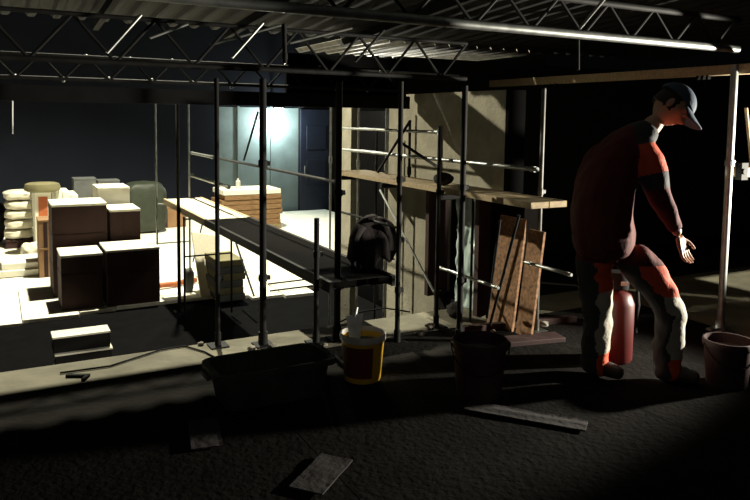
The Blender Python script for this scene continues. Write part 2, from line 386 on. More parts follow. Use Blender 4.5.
# ------- right scaffold deck (along V)
hd = 1.0
dk = P(437, 187, hd); uD = uv(dk)[0]
vD0 = uv(onU(338, 173, uD))[1]; vD1 = uv(onU(531, 204, uD))[1]
t = thing('scaffold_deck', UV(uD+.12, (vD0+vD1)/2, hd-.05), 'long narrow wooden scaffold deck along the plaster partition', 'deck')
for i in range(2):
    mm = MB(); mm.box(UV(uD+.07+i*.15, (vD0+vD1)/2, hd-.02), .145, vD0-vD1, .04); mm.build('board', 'wood', t, bevel=.003)
for v in (vD0-.1, (vD0*2+vD1)/3, (vD0+vD1*2)/3):
    mm = MB(); mm.tube(UV(uD-.04, v, hd-.062), UV(uD+.36, v, hd-.062), .02, 8); mm.build('transom', 'dsteel', t, smooth='auto')
def onD(px, py): return onU(px, py, uD-.03)
def rail(x0, y0, x1, r, m_, lb, u=None):
    u = uD-.03 if u is None else u
    a = onU(x0, y0, u); b = onU(x1, y0, u)
    return bar(UV(u, uv(a)[1], a.z), UV(u, uv(b)[1], a.z), r, m_, lb)
rail(339, 149, 538, .014, 'steel', 'middle guard rail above the wooden deck')
rail(339, 128, 440, .012, 'steel', 'upper guard rail above the wooden deck')
rail(438, 267, 499, .011, 'steel', 'lit tube slanting across the doorway at knee height')
a = onU(525, 262, uD+.3); b = onU(572, 262, uD+.3)
bar(UV(uD+.3, uv(a)[1], a.z), UV(uD+.3, uv(b)[1], a.z), .011, 'steel', 'pale tube behind the grey post left of the man')
for x, yt, yb, m_, r, lb in ((331, 103, 250, 'steel', .011, 'thin bright upright left of the pale pier'), (359, 103, 290, 'steel', .011, 'thin bright upright crossing the partition opening'),
                    (377, 128, 300, 'dsteel', .010, 'thin upright right above the hanging jacket'), (387, 103, 260, 'steel', .011, 'thin upright before the edge of the plaster partition'),
                    (410, 120, 178, 'dsteel', .012, 'short dark upright standing on the wooden deck')):
    u = uD+.26
    a = onU(x, yt, u); z0 = -.0 if yb > 200 else hd
    v = uv(a)[1]
    if v > vE-.02 and z0 == 0: z0 = HZ
    t = thing('scaffold_upright', UV(u, v, z0), lb, 'upright', 'thin scaffold uprights')
    mm = MB(); mm.tube(UV(u, v, z0), UV(u, v, min(a.z, 1.74)), r, 8); mm.build('tube', m_, t, smooth='auto')
    mm = MB(); mm.tube(UV(u, v, hd+.02), UV(u, v, hd+.09), r*1.6, 8); mm.build('collar', m_, t, smooth='auto')
bar(onU(378, 172, uD-.06), onU(410, 121, uD-.06), .011, 'dsteel', 'dark brace rising from the deck before the plaster', ends=False)
bar(onU(380, 190, uD-.07), onU(434, 292, uD-.07), .009, 'steel', 'pale brace slanting down from the deck to the floor', ends=False)
bar(onU(519, 215, uD+.05), onU(490, 325, uD+.05), .010, 'dsteel', 'dark rod leaning before the chipboard, right one', ends=False)
bar(onU(500, 220, uD+.05), onU(487, 318, uD+.05), .009, 'dsteel', 'dark rod leaning before the chipboard, left one', ends=False)
bar(onU(400, 142, uD-.05), onU(436, 166, uD-.05), .012, 'dsteel', 'dark brace against the lit plaster', ends=False)
# small clutter on deck
mm = MB(); c = UV(uD+.12, uv(onU(430, 185, uD))[1], hd)
mm.blob(c+Z*.05, .07, .09, .05); tag(mm.build('rag', 'cloth', smooth=True), 'crumpled dark rag on the wooden deck', 'rag')
# low ledge at the door foot
# ------- timber beam overhead on the right
rpos = P(720, 333); uP = uv(rpos)[0]+.06
a = onU(467, 86, uP); b = onU(748, 68, uP); zt = (a.z+b.z)/2
t = thing('timber_beam', UV(uP, (uv(a)[1]+uv(b)[1])/2, zt), 'pale timber beam running overhead past the man to the bright post', 'beam')
mm = MB(); mm.box(UV(uP, (uv(a)[1]+uv(b)[1])/2-.3, zt), .07, uv(a)[1]-uv(b)[1]+.6, .07); mm.build('beam', 'wood', t, bevel=.004)
for px in (548, 553, 558, 700, 705, 710):
    v = uv(onU(px, 80, uP))[1]; mm = MB(); mm.box(UV(uP-.02, v, zt-.045), .03, .018, .03); mm.build('cleat', 'black', t)
# rail stub right of post
q = D(736, 171, 4.95); t = thing('rail_stub', q, 'short pale rail clamped to the bright post at the picture edge', 'rail')
mm = MB(); mm.box(q+U*.3, .6, .04, .09); mm.build('rail', 'wood', t, bevel=.004)
mm = MB(); mm.box(q+U*.02-V*.03, .07, .05, .12); mm.tube(q-V*.07, q-V*.03, .02); mm.build('clamp', 'dsteel', t)
bar(D(746, 108, 4.98), D(752, 168, 4.98), .012, 'wood', 'short pale stick standing on the rail at the right picture edge', ends=False)
# ================================================================== GIRDERS
def girder(v, u0, u1, z0, z1, lb, step, m_, r=.022, rd=.013, phase=0.0, m2=None, bolts=False):
    m2 = m2 or m_
    t = thing('lattice_girder', UV((u0+u1)/2, v, z0), lb, 'girder', 'roof girders')
    for z in (z0, z1):
        mm = MB(); mm.tube(UV(u0, v, z), UV(u1, v, z), r if z == z0 else r*.8, 10); mm.build('chord', m_ if z == z0 else m2, t, smooth='auto')
    u = u0+phase; up = True; n = 0
    while u+step < u1 and n < 90:
        mm = MB(); a = UV(u, v, z0 if up else z1); b2 = UV(u+step, v, z1 if up else z0); mm.tube(a, b2, rd, 8)
        mm.build('diagonal', m2, t, smooth='auto'); 
        if bolts and n < 60:
            mm = MB(); mm.blob(a+V*.02+Z*random.uniform(-.02, .02), .013, .013, .013, 2, .1); mm.build('bolt', 'steel', t, smooth=True)
        u += step; up = not up; n += 1
    return t
# right girder: chord through (575,36) - (735,47)
g = P(720, 333); vG1 = uv(g)[1]+.0
c1 = onV(655, 41.5, vG1)
girder(vG1, uv(onV(-200, 0, vG1))[0], uv(onV(738, 40, vG1))[0], c1.z, c1.z+.20, 'nearest lattice girder whose bright lower tube ends above the lit post', .20, 'steel', .027, .010, .07, 'dsteel')  # upper chord and diagonals coloured dark as unlit steel
vG2 = 4.5
c2 = onV(0, 57, vG2)
girder(vG2, uv(onV(-90, 60, vG2))[0], uW-.06, c2.z, c2.z+.27, 'middle lattice girder crossing above the walkway', .235, 'dsteel', .018, .010, .1)
vG3 = vE+.85
c3 = onV(0, 99, vG3)
girder(vG3, uv(onV(-90, 90, vG3))[0], uW-.06, c3.z+.15, c3.z+.31, 'far lattice girder above the stage edge', .15, 'dsteel', .014, .008, 0, None, True)
u0 = uv(onV(-90, 90, vG3))[0]; u1 = uW-.06
mm = MB(); mm.box(UV((u0+u1)/2, vG3, c3.z+.045), u1-u0, .04, .11); tag(mm.build('edge_board', 'black'), 'long black board below the far girder at the stage edge', 'board')
zf = c3.z+.10
mm = MB(); mm.box(UV((2.1+u1)/2, vG3+.06, (zf+2.02)/2), u1-2.1, .03, 2.02-zf); tag(mm.build('light_block_panel', 'deadblack'), 'added panel blocking light above the black board, beside the plaster partition', 'panel')  # added to keep lamp light off the upper partition
# purlins along V under the roof
for i, u in enumerate((-3.2, -2.2, -1.25, -.3, .65, 1.6, 2.6)):
    mm = MB(); a = 1.2; b2 = vR-.05
    q = [UV(u-.02, a, roofz(a)-.075), UV(u+.02, a, roofz(a)-.075), UV(u+.02, b2, roofz(b2)-.075), UV(u-.02, b2, roofz(b2)-.075)]
    mm.prism(q, .06); tag(mm.build('purlin', 'dsteel'), 'steel purlin under the corrugated roof', 'purlin', 'purlins under the corrugated roof')
# loose tubes stored in the girders, catching light
for (x0, y0, x1, y1, Y, m_, lb) in ((210, 45, 281, 25, 4.6, 'steel', 'bright tube lying in the roof above the pale lit bay'), (290, 43, 352, 28, 4.6, 'steel', 'bright tube in the roof right of the short hanger'),
       (150, 38, 188, 24, 4.3, 'steel', 'pale tube in the roof above the far boxes'), (232, 58, 263, 23, 4.2, 'steel', 'steep thin rod in the roof crossing the bright tube'), (107, 53, 141, 15, 3.9, 'steel', 'steep bluish rod in the roof at the left'),
       (605, -2, 580, 28, 4.0, 'steel', 'bright steep rod above the left end of the lit girder tube'), (380, 71, 459, 76, 5.4, 'steel', 'dull tube below the corrugated roof above the plaster partition'),
       (355, 62, 384, 30, 4.5, 'dsteel', 'dark steep rod before the corrugated roof')):
    bar(D(x0, y0, Y), D(x1, y1, Y+.12), .009, m_, lb, ends=False, grp='loose tubes in the roof')
bar(D(284, 24, 4.4), D(285, 63, 4.4), .014, 'dsteel', 'short upright hanger in the roof above the post behind the tub', ends=True, grp='loose tubes in the roof')
bar(D(578, 40, 4.2), D(578, 70, 4.2), .010, 'dsteel', 'short hanger below the left end of the lit girder tube', ends=False, grp='loose tubes in the roof')
bar(onV(12, 97, vG3+.031), onV(12, 134, vG3+.031), .010, 'steel', 'thin pale rod hanging below the black edge board at the far left', ends=False)
# ================================================================== HALL STOCK
HF = HZ+.045
def carton(px, py, w, d, h, lb, m_='dcarton', top='paper', z=None, grp='stacked cartons in the hall', base=None, tape=True, lid=.03):
    """front-left bottom corner at pixel px,py"""
    z = HF if z is None else z
    p = base if base is not None else P(px, py, z)
    c = p+U*(w/2)+V*(d/2)
    t = thing('carton', Vector((c.x, c.y, z)), lb, 'carton', grp)
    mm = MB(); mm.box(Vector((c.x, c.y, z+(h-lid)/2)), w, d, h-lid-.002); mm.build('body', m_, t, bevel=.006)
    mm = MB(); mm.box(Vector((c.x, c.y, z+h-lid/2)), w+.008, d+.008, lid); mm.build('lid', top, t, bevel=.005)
    if tape:
        mm = MB(); mm.box(Vector((c.x, c.y, z+(h-lid)/2))-V*(d/2+.002), .05, .004, h-lid-.01); mm.build('tape', 'dcarton', t)
    return p, c, z+h
# front left stack (two), front right (two)
base = P(62, 311, HF)
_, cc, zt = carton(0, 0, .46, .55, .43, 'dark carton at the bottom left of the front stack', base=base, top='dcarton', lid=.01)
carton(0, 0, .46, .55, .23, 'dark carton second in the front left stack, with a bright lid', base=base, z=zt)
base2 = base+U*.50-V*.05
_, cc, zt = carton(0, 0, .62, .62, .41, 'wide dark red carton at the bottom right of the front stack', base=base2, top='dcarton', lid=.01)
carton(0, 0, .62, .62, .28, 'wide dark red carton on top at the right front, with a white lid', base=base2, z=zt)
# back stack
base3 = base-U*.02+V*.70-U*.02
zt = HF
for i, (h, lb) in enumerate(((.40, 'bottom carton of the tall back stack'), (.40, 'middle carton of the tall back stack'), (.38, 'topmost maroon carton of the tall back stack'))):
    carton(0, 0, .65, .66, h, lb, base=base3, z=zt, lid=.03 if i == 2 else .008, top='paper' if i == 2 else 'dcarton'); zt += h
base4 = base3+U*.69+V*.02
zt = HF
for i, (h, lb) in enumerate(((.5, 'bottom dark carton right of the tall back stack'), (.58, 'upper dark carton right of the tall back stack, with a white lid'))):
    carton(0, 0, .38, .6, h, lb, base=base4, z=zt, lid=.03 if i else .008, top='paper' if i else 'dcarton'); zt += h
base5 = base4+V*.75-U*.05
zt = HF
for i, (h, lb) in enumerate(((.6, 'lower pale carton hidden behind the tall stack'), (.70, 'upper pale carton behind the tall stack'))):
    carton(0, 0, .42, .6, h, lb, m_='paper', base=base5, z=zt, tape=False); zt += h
# side lit cartons left
p = P(41, 283, HF)
zt = HF
for h, lb in ((.42, 'lower tan carton at the left foot of the tall stack'), (.40, 'upper tan carton at the left foot of the tall stack')):
    carton(0, 0, .18, .45, h, lb, m_='carton', top='carton', base=p+V*.35, z=zt); zt += h
# bundle with orange face
p = P(36, 262, HF)
def bundle(base, w, d, h, lb):
    c = base+U*(w/2)+V*(d/2); t = thing('wrapped_bundle', c, lb, 'bundle')
    mm = MB(); mm.box(c+Z*(h/2), w, d, h); mm.build('wrap', 'paper', t, bevel=.01)
    mm = MB(); mm.box(c+Z*(h*.5)-V*(d/2+.003), w*.55, .006, h*.9); mm.build('orange_band', 'orange', t)
    mm = MB(); mm.box(c+Z*(h+.012), w*1.05, d*1.05, .022); mm.build('cover', 'boards', t, bevel=.006)
    return c, h
pb = P(36, 256, HF)
cb, hb = bundle(pb, .25, .9, 1.02, 'tall wrapped bundle with an orange face beside the paper bags')
mm = MB(); c = cb-V*.35+Z*(hb+.024+.075)
mm.lathe(c-Z*.075, [(.16, 0), (.2, .03), (.205, .075), (.19, .13), (.15, .15)], 28, 1.35, 1.1); tag(mm.build('foam_pad', 'olive', smooth='auto'), 'rounded olive foam pad on the orange faced bundle', 'pad')
mm = MB(); c = cb+U*.25+V*.0
for i in range(3):
    mm2 = MB(); mm2.box(c+U*(.12*i)+V*.1+Z*((1.06-.05*i)/2), .11, .8, 1.06-.05*i); tag(mm2.build('panel', 'boards', bevel=.004), ('tallest', 'middle', 'shortest')[i]+' white panel standing on edge beside the orange faced bundle', 'panel', 'white panels on edge')
# bags on pallet
pa = P(6, 249, HF)
t = thing('pallet', pa+U*.22+V*.3, 'dark wooden pallet under the paper bags', 'pallet')
for i in range(5):
    mm = MB(); mm.box(pa+U*(.04+i*.09)+V*.3+Z*.13, .07, .6, .022); mm.build('slat', 'dcarton', t)
for i in range(3):
    mm = MB(); mm.box(pa+U*.22+V*(.06+i*.24)+Z*.06, .44, .09, .117); mm.build('bearer', 'dcarton', t)
for i in range(5):
    mm = MB(); mm.blob(pa+U*(.22+random.uniform(-.02, .02))+V*.3+Z*(.142+.085+i*.168), .235, .30, .082, 4, .10, 2, .6)
    tag(mm.build('paper_bag', 'bag', smooth=True), ('lowest', 'second from bottom', 'middle', 'second from top', 'topmost')[i]+' cream paper bag in the pile at the left edge', 'bag', 'cream bags on the pallet')
mm = MB(); q = P(33, 262, HF); mm.blob(q+Z*.15, .17, .2, .16, 4, .15, 2, .7); tag(mm.build('paper_bag', 'bag', smooth=True), 'single slumped pale bag standing on the floor before the bag pile', 'bag')
# dark wrap left edge
mm = MB(); q = P(0, 246, HF); mm.blob(q+Z*.42-U*.15+V*.3, .25, .3, .42, 4, .15, 2, .7); tag(mm.build('rubbish_sack', 'black', smooth=True), 'black sack at the left picture edge beside the paper bags', 'sack')
# grey far boxes
q = P(76, 238, HF)
for i in range(2): carton(0, 0, .40, .4, 1.1-.05*i, ('left', 'right')[i]+' tall grey block behind the white panels', m_='grey', top='grey', base=q+U*(.43*i)+V*.2, tape=False)
# green tarp stack & brown carton
q = P(125, 236, HF)
mm = MB(); mm.blob(q+U*.42+V*.38+Z*.50, .42, .30, .50, 4, .08, 3, .45); tag(mm.build('tarp_stack', 'green', smooth=True), 'pile under a dark green tarpaulin behind the cartons', 'covered pile')
q = P(146, 229, HF); carton(0, 0, .82, .5, .42, 'low brown carton before the green tarpaulin', m_='carton', top='carton', base=q)
# timber pile
q = P(224, 232, HF); bw_, bd_ = 1.25, .8
t = thing('pallet', q+U*(bw_/2)+V*(bd_/2), 'pallet under the timber pile', 'pallet')
for i in range(3):
    mm = MB(); mm.box(q+U*(bw_/2)+V*(.08+i*(bd_-.16)/2)+Z*.05, bw_, .1, .1); mm.build('bearer', 'wood', t)
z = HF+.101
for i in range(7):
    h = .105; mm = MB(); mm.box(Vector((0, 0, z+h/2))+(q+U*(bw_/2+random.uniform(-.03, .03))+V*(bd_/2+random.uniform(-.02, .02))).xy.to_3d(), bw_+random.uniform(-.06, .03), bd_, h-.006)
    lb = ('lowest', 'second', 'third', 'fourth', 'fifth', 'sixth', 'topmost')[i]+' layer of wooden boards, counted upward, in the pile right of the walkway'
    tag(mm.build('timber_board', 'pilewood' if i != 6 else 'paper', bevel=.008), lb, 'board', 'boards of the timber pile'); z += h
mm = MB(); mm.lathe(Vector((0, 0, z))+(q+U*.42+V*.4).xy.to_3d(), [(.05, 0), (.05, .14), (.02, .17), (.02, .2)], 16); tag(mm.build('bottle', 'whitepl', smooth='auto'), 'small white bottle standing on the timber pile', 'bottle')
# leaning panel, boards stack
a = P(197, 300, HF); b2 = P(215, 292, HF)
m_ = MB(); tilt = V*.42+U*.05
w = .30
q = P(201, 297, HF)
m_.hexa([q, q+U*w, q+U*w+V*.04, q+V*.04], [q+tilt+Z*.78-U*.06, q+U*w+tilt+Z*.70, q+U*w+tilt+V*.04+Z*.70, q+tilt+V*.04+Z*.78-U*.06])
tag(m_.build('leaning_panel', 'palewood', bevel=.004), 'pale wooden panel standing upright under the walkway', 'panel')
q = P(219, 303, HF)
for i in range(6):
    mm = MB(); mm.box(q+U*(.16+random.uniform(-.015, .015))+V*.3+Z*(.045+.088*i), .34, .6, .084)
    lb = ('lowest', 'second', 'third', 'fourth', 'fifth', 'topmost')[i]+' slab, counted upward, in the olive stack under the walkway'
    tag(mm.build('slab', 'olive' if i % 2 else 'grey', bevel=.008), lb, 'slab', 'slabs stacked under the walkway')
mm = MB(); q = P(189, 291, HF); mm.blob(q+Z*.15, .06, .06, .16, 3, .15, 2, .45); tag(mm.build('rag_bundle', 'grey', smooth=True), 'grey bundle standing beside the leaning panel', 'bundle')
mm = MB(); mm.path([P(153, 287, HF+.04), P(163, 285, HF+.05), P(175, 284, HF+.04), P(186, 281, HF+.05), P(196, 280, HF+.04)], .035, 10)
tag(mm.build('pipe', 'hose', smooth=True), 'short orange pipe lying on the white boards', 'pipe')
# slabs on the floor at left
for i, (x, y, w, lb) in enumerate(((-8, 280, .7, 'lower white slab lying at the left edge of the hall floor'), (2, 278, .55, 'upper white slab lying at the left edge of the hall floor'))):
    q = P(x, y, HF+.0)
    mm = MB(); mm.box(q+U*(w/2)+V*.4+Z*(.05+.09*i), w, .7, .085); tag(mm.build('insulation_slab', 'boards', bevel=.004), lb, 'slab', 'loose slabs at the left')
# two stacked blocks before the stage edge
q = P(57, 364, 0)+V*.30
d0 = D(82, 350, q.y+.6)
cblk = UV(uv(P(82, 350, 0))[0], vE+.22, 0)
bc = D(84, 348, cblk.y)
zlow = D(84, 361, cblk.y).z; 
for i, (yt, yb, dv, lb) in enumerate(((350, 366, 0, 'lower of the two dark blocks stacked against the stage edge'), (334, 350, .02, 'upper of the two dark blocks stacked against the stage edge'))):
    zb = D(84, yb, cblk.y).z; z_t = D(84, yt, cblk.y).z
    c = D(84-2*i, (yt+yb)/2, cblk.y)+V*(dv+.05)
    t = thing('block', Vector((c.x, c.y, zb)), lb, 'block', 'dark blocks at the stage edge')
    if i == 0: zb = HZ+.001; t.location.z = zb
    mm = MB(); mm.box(Vector((c.x, c.y, (zb+z_t-.012)/2)), .34, .15, z_t-zb-.013); mm.build('body', 'black', t, bevel=.004)
    mm = MB(); mm.box(Vector((c.x, c.y, z_t-.006)), .345, .155, .012); mm.build('lit_edge', 'boards', t, bevel=.003)  # lit top edge painted on as a thin white slice
# rebar lines seen over hall floor
for k, (x0, y0, x1, y1) in enumerate(((268, 284, 318, 278), (270, 291, 318, 285))):
    mm = MB(); mm.path([P(x0, y0, HF+.02), P((x0+x1)/2, (y0+y1)/2, HF+.03), P(x1, y1, HF+.02)], .012); tag(mm.build('rod', 'dsteel', smooth=True), ('farther', 'nearer')[k]+' steel rod lying on the white boards under the walkway', 'rod', 'rods on the boards')
# ================================================================== RIGHT GROUP
# hanging jacket: slung over the near end of the walkway area
u7 = uv(P(397, 343, 0))[0]+.03
ja = onU(398, 228, u7); zj = ja.z; jb = onU(343, 214, u7)
bar(UV(u7, uv(ja)[1]-.03, zj), UV(u7, uv(jb)[1]+.05, zj), .009, 'dsteel', 'thin dark tube carrying the hanging jacket', ends=False)
jm0 = onU(371, 215, u7); jc = Vector((jm0.x, jm0.y, zj)); JR = Vector((1, .25, 0)).normalized(); JD = Z.cross(JR)
t = thing('hanging_jacket', jc-Z*.34, 'dark jacket hung over a tube between walkway and deck', 'jacket')
def jk(a, b):
    an = 2*PI*a; k = b
    rx = (.03+.115*math.sin(min(1, .12+k*1.9)*PI/2))*(1+.10*math.sin(an*3+2)+.05*math.sin(an*7+k*4)); ry = (.02+.055*min(1, k*1.6))*(1+.18*math.sin(an*5))
    z = .024-.315*k**1.35*(1+.27*math.cos(an+2.8))+.04*math.cos(an*5+1)*k*k
    return jc+JR*(math.cos(an)*rx+.045*k*k)+JD*(math.sin(an)*ry)+Z*z
mm = MB(); mm.grid(jk, 48, 14); mm.build('body', 'cloth', t, smooth=True, solid=.008)
for sgn, l in ((1, .25), (-1, .33)):
    mm = MB(); s0 = jc+JR*(sgn*.075)-JD*.03-Z*.03; mm.path([s0, s0+JR*(sgn*.05)-Z*.09, s0+JR*(sgn*.068)-Z*l*.7, s0+JR*(sgn*.06)-Z*l], .040, 12); mm.build('sleeve', 'cloth', t, smooth=True)
mm = MB(); mm.blob(jc+Z*.018, .055, .04, .026, 3, .25, 2); mm.build('collar', 'cloth', t, smooth=True)
# plastic sheet in the doorway
pv0 = uv(W(461, 250))[1]; pv1 = uv(W(487, 250))[1]
def ps(a, b):
    v = pv0+(pv1-pv0)*a; z = .92-.92*b
    return UV(uW-.045+.03*noise.noise(Vector((a*3, b*5, 2)))+.02*noise.noise(Vector((a*8+b*5, b*9, 5))), v, z)
mm = MB(); mm.grid(ps, 36, 60); tag(mm.build('plastic_sheet', 'plastic', smooth=True, solid=.002), 'wrinkled translucent plastic sheet hanging in the doorway', 'plastic sheet')
pv2 = uv(W(438, 250))[1]
mm = MB(); mm.box(UV(uW+.1, (pv0+pv2)/2-.02, .46), .03, abs(pv0-pv2)-.12, .915); tag(mm.build('dark_board', 'darkply'), 'dark board standing in the left half of the doorway', 'board')
# chipboard leaning
lo = [onU(490, 330, uW-.16), onU(530, 330, uW-.16)]
va = uv(P(486, 327, 0))[1]; 
def lean(px0, px1, ub, ut, z1, lb, m_, th=.018, name='chipboard_sheet'):
    v0 = uv(onU(px0, 320, ub))[1]; v1 = uv(onU(px1, 320, ub))[1]
    mm = MB(); mm.hexa([UV(ub, v0, .004), UV(ub, v1, .004), UV(ub+th, v1, .004), UV(ub+th, v0, .004)], [UV(ut, v0, z1), UV(ut, v1, z1), UV(ut+th, v1, z1), UV(ut+th, v0, z1)])
    return tag(mm.build(name, m_), lb, 'board')
lean(487, 512, uW-.13, uW-.03, .80, 'brown chipboard sheet leaning against the partition beside the plastic', 'osb')
lean(516, 531, uW-.12, uW-.03, .74, 'second brown chipboard sheet leaning nearest the grey post', 'osb')
# sill in front
q0 = P(463, 333, 0); q1 = P(575, 322, 0)
mm = MB(); d = (q1-q0).normalized(); mm.box((q0+q1)/2+Z*.025, (q1-q0).length, .05, .05, d, Z.cross(d)); tag(mm.build('floor_batten', 'dcarton', bevel=.004), 'brown timber batten lying before the chipboard', 'batten')
q0 = P(505, 345, 0); q1 = P(560, 340, 0)
d = (q1-q0).normalized(); mm = MB(); mm.box((q0+q1)/2+Z*.02, (q1-q0).length, .14, .04, d, Z.cross(d)); tag(mm.build('slab', 'maroon', bevel=.006), 'flat dark slab on the floor left of the man', 'slab')
mm = MB(); q = P(455, 318, 0); mm.blob(q+Z*.06, .06, .07, .06, 3, .3, 3); tag(mm.build('rag', 'cloth', smooth=True), 'dark crumpled rag on the floor at the doorway', 'rag')
# ================================================================== BUCKETS, TUB
def bucket(px, py, r, h, lb, m_, parts=True, fill=None, band=None, rim='whitepl', handle=True):
    p = P(px, py, 0); p = p+Vector((0, r*.85, 0)); p.z = .012
    t = thing('bucket', p, lb, 'bucket', 'builders buckets on the stage')
    mm = MB(); rb = r*.84
    mm.lathe(p, [(.001, 0), (rb*.97, 0), (rb, .01), (r*.985, h*.9), (r*.965, h*.9), (rb*.94, .02), (.001, .02)], 40, cap=False); mm.build('shell', m_, t, smooth='auto')
    mm = MB(); mm.lathe(p, [(r*.985, h*.86), (r*1.05, h*.865), (r*1.06, h*.98), (r*1.03, h), (r*.97, h), (r*.965, h*.9), (r*.985, h*.86)], 40, cap=False); mm.build('rim', rim, t, smooth='auto')
    if band:
        mm = MB()
        def f(a, b):
            an = math.radians(band[1])+a*math.radians(band[2]-band[1]); z = h*(.12+.66*b); rr = rb+(r*.985-rb)*(z/(h*.9))+.0015
            return p+Vector((math.cos(an)*rr, math.sin(an)*rr, z))
        mm.grid(f, 24, 6); mm.build('label', band[0], t, smooth=True)
    if fill:
        mm = MB(); mm.lathe(p, [(.001, h*.8), (r*.5, h*.83), (r*.93, h*.78), (r*.9, h*.7), (.001, h*.7)], 32, cap=False); mm.build('contents', fill, t, smooth='auto')
    if handle:
        mm = MB(); mm.path([p+Vector((math.cos(PI*i/14)*r*1.08, -math.sin(PI*i/14)*r*.62-r*.3*math.sin(PI*i/14), h*.92-math.sin(PI*i/14)*h*.45)) for i in range(15)], .004, 6); mm.build('bail_handle', 'dsteel', t, smooth=True)
    return t, p
t, p = bucket(362, 387, .125, .27, 'yellow bucket with white rim beside the black tub', 'yellow', fill='mortar', band=('redlabel', 195, 300), handle=False)
mm = MB(); a = p+Vector((-.02, .0, .18)); mm.hexa([a+Vector((-.05, -.003, .02)), a+Vector((0, -.003, .02)), a+Vector((0, .003, .02)), a+Vector((-.05, .003, .02))], [a+Vector((-.08, .03, .17)), a+Vector((.02, .03, .19)), a+Vector((.02, .036, .19)), a+Vector((-.08, .036, .17))]); mm.tube(a+Vector((-.03, .03, .17)), a+Vector((-.02, .05, .22)), .012)
tag(mm.build('trowel', 'steel'), 'small trowel stuck in the yellow bucket', 'trowel')
bucket(482, 406, .145, .31, 'maroon grey bucket with a pale rim glint in the middle foreground', 'maroon', fill='mortar', rim='maroon')
bucket(736, 393, .13, .26, 'dim maroon bucket at the right picture edge before the bright post', 'maroon', fill='mortar', rim='maroon')
# mortar tub
q = P(279, 407, 0)+V*.14; q.z = .012
t = thing('mortar_tub', q, 'black rectangular mortar tub on the floor left of the yellow bucket', 'tub')
w_, d_, h_ = .325, .155, .19
mm = MB(); mm.lathe(q, [(.001, 0), (.84, 0), (.87, .012), (.98, h_), (1.06, h_), (1.07, h_-.02), (1.085, h_-.02), (1.08, h_+.012), (.96, h_+.012), (.85, .02), (.001, .02)], 48, w_*.96, d_*1.0, cap=False, power=7); mm.build('shell', 'tub', t, smooth='auto')
mm = MB(); mm.lathe(q, [(.001, .06), (.5, .075), (.86, .055), (.86, .03), (.001, .03)], 48, w_*.96, d_, cap=False, power=7); mm.build('mortar', 'mortar', t, smooth='auto')
for sg in (-1, 1):
    mm = MB(); mm.box(q+U*(sg*w_*1.06)+Z*(h_-.02), .02, .12, .025); mm.build('grip', 'tub', t, bevel=.004)
mm = MB(); a = q+U*.03+Z*.075; mm.blob(a+Z*.03, .045, .05, .035, 3, .3, 3); tag(mm.build('mortar_lump', 'mortar', smooth=True), 'grey lump of mortar inside the black tub', 'lump')
# red canister between the legs
q = P(627, 375, 0); q = q+Vector((0, .24, 0)); q.z = .012
t = thing('canister', q, 'dark red canister with black cap behind the legs of the man', 'canister')
mm = MB(); mm.lathe(q, [(.10, 0), (.11, .015), (.112, .36), (.09, .42), (.05, .45)], 32); mm.build('body', 'redpaint', t, smooth='auto')
mm = MB(); mm.lathe(q, [(.052, .452), (.075, .46), (.075, .53), (.06, .56)], 24); mm.build('cap', 'black', t, smooth='auto')
mm = MB(); mm.box(q+Z*.50+Vector((.02, -.078, 0)), .04, .008, .022, Vector((1, 0, 0)), Vector((0, 1, 0))); mm.build('tag', 'whitepl', t)
mm = MB(); mm.path([q+Vector((.05, 0, .5)), q+Vector((.12, -.02, .49)), q+Vector((.135, -.02, .35)), q+Vector((.125, -.02, .18))], .011); mm.build('hose', 'black', t, smooth=True)
# small objects on the strip
q = P(78, 377, 0)
t = thing('angle_bracket', q, 'small dark angle bracket lying on the pale strip of floor', 'bracket')
mm = MB(); mm.box(q+Z*.008, .13, .025, .016, Vector((1, .05, 0)), Vector((-.05, 1, 0))); mm.build('long_arm', 'black', t)
mm = MB(); mm.box(q+Vector((.055, -.035, .008)), .02, .06, .016, Vector((1, 0, 0)), Vector((0, 1, 0))); mm.build('short_arm', 'black', t)
mm = MB(); mm.path([P(60, 373, .008), P(110, 366, .008), P(135, 358, .008), P(160, 350, .008), P(185, 346, .008), P(205, 352, .008), P(214, 357, .008)], .006, 8); tag(mm.build('cable', 'black', smooth=True), 'thin black cable snaking over the pale strip of floor', 'cable')
mm = MB(); mm.path([P(340, 322, .008), P(360, 312, .008), P(385, 308, .008), P(410, 312, .008)], .006, 8); tag(mm.build('cable', 'black', smooth=True), 'thin black cable on the lit floor beyond the yellow bucket', 'cable')
# rubble
for k in range(14):
    x = random.uniform(190, 560); y = random.uniform(318, 338) if x > 400 else random.uniform(345, 352)
    q = P(x, y, 0); r = random.uniform(.012, .03)
    mm = MB(); mm.blob(q+Z*r*.7, r*1.3, r, r*.75, 2, .4, 2); tag(mm.build('rubble_piece', 'rubble'), 'small lump of rubble on the lit stage floor', 'rubble', 'rubble lumps on the stage floor')
# work lamp near the bay
lp = onV(279, 107, vB-.5)
t = thing('work_lamp', lp, 'small work lamp glaring at the pale wall bay', 'lamp')
mm = MB(); mm.box(lp+Z*.05, .28, .10, .16); mm.build('housing', 'black', t, bevel=.01)
mm = MB(); mm.box(lp+Z*(-.035), .22, .08, .01); mm.build('lens', 'lampface', t)
mm = MB(); mm.box(lp+V*.25+Z*.14, .04, .5, .02); mm.build('bracket', 'dsteel', t)
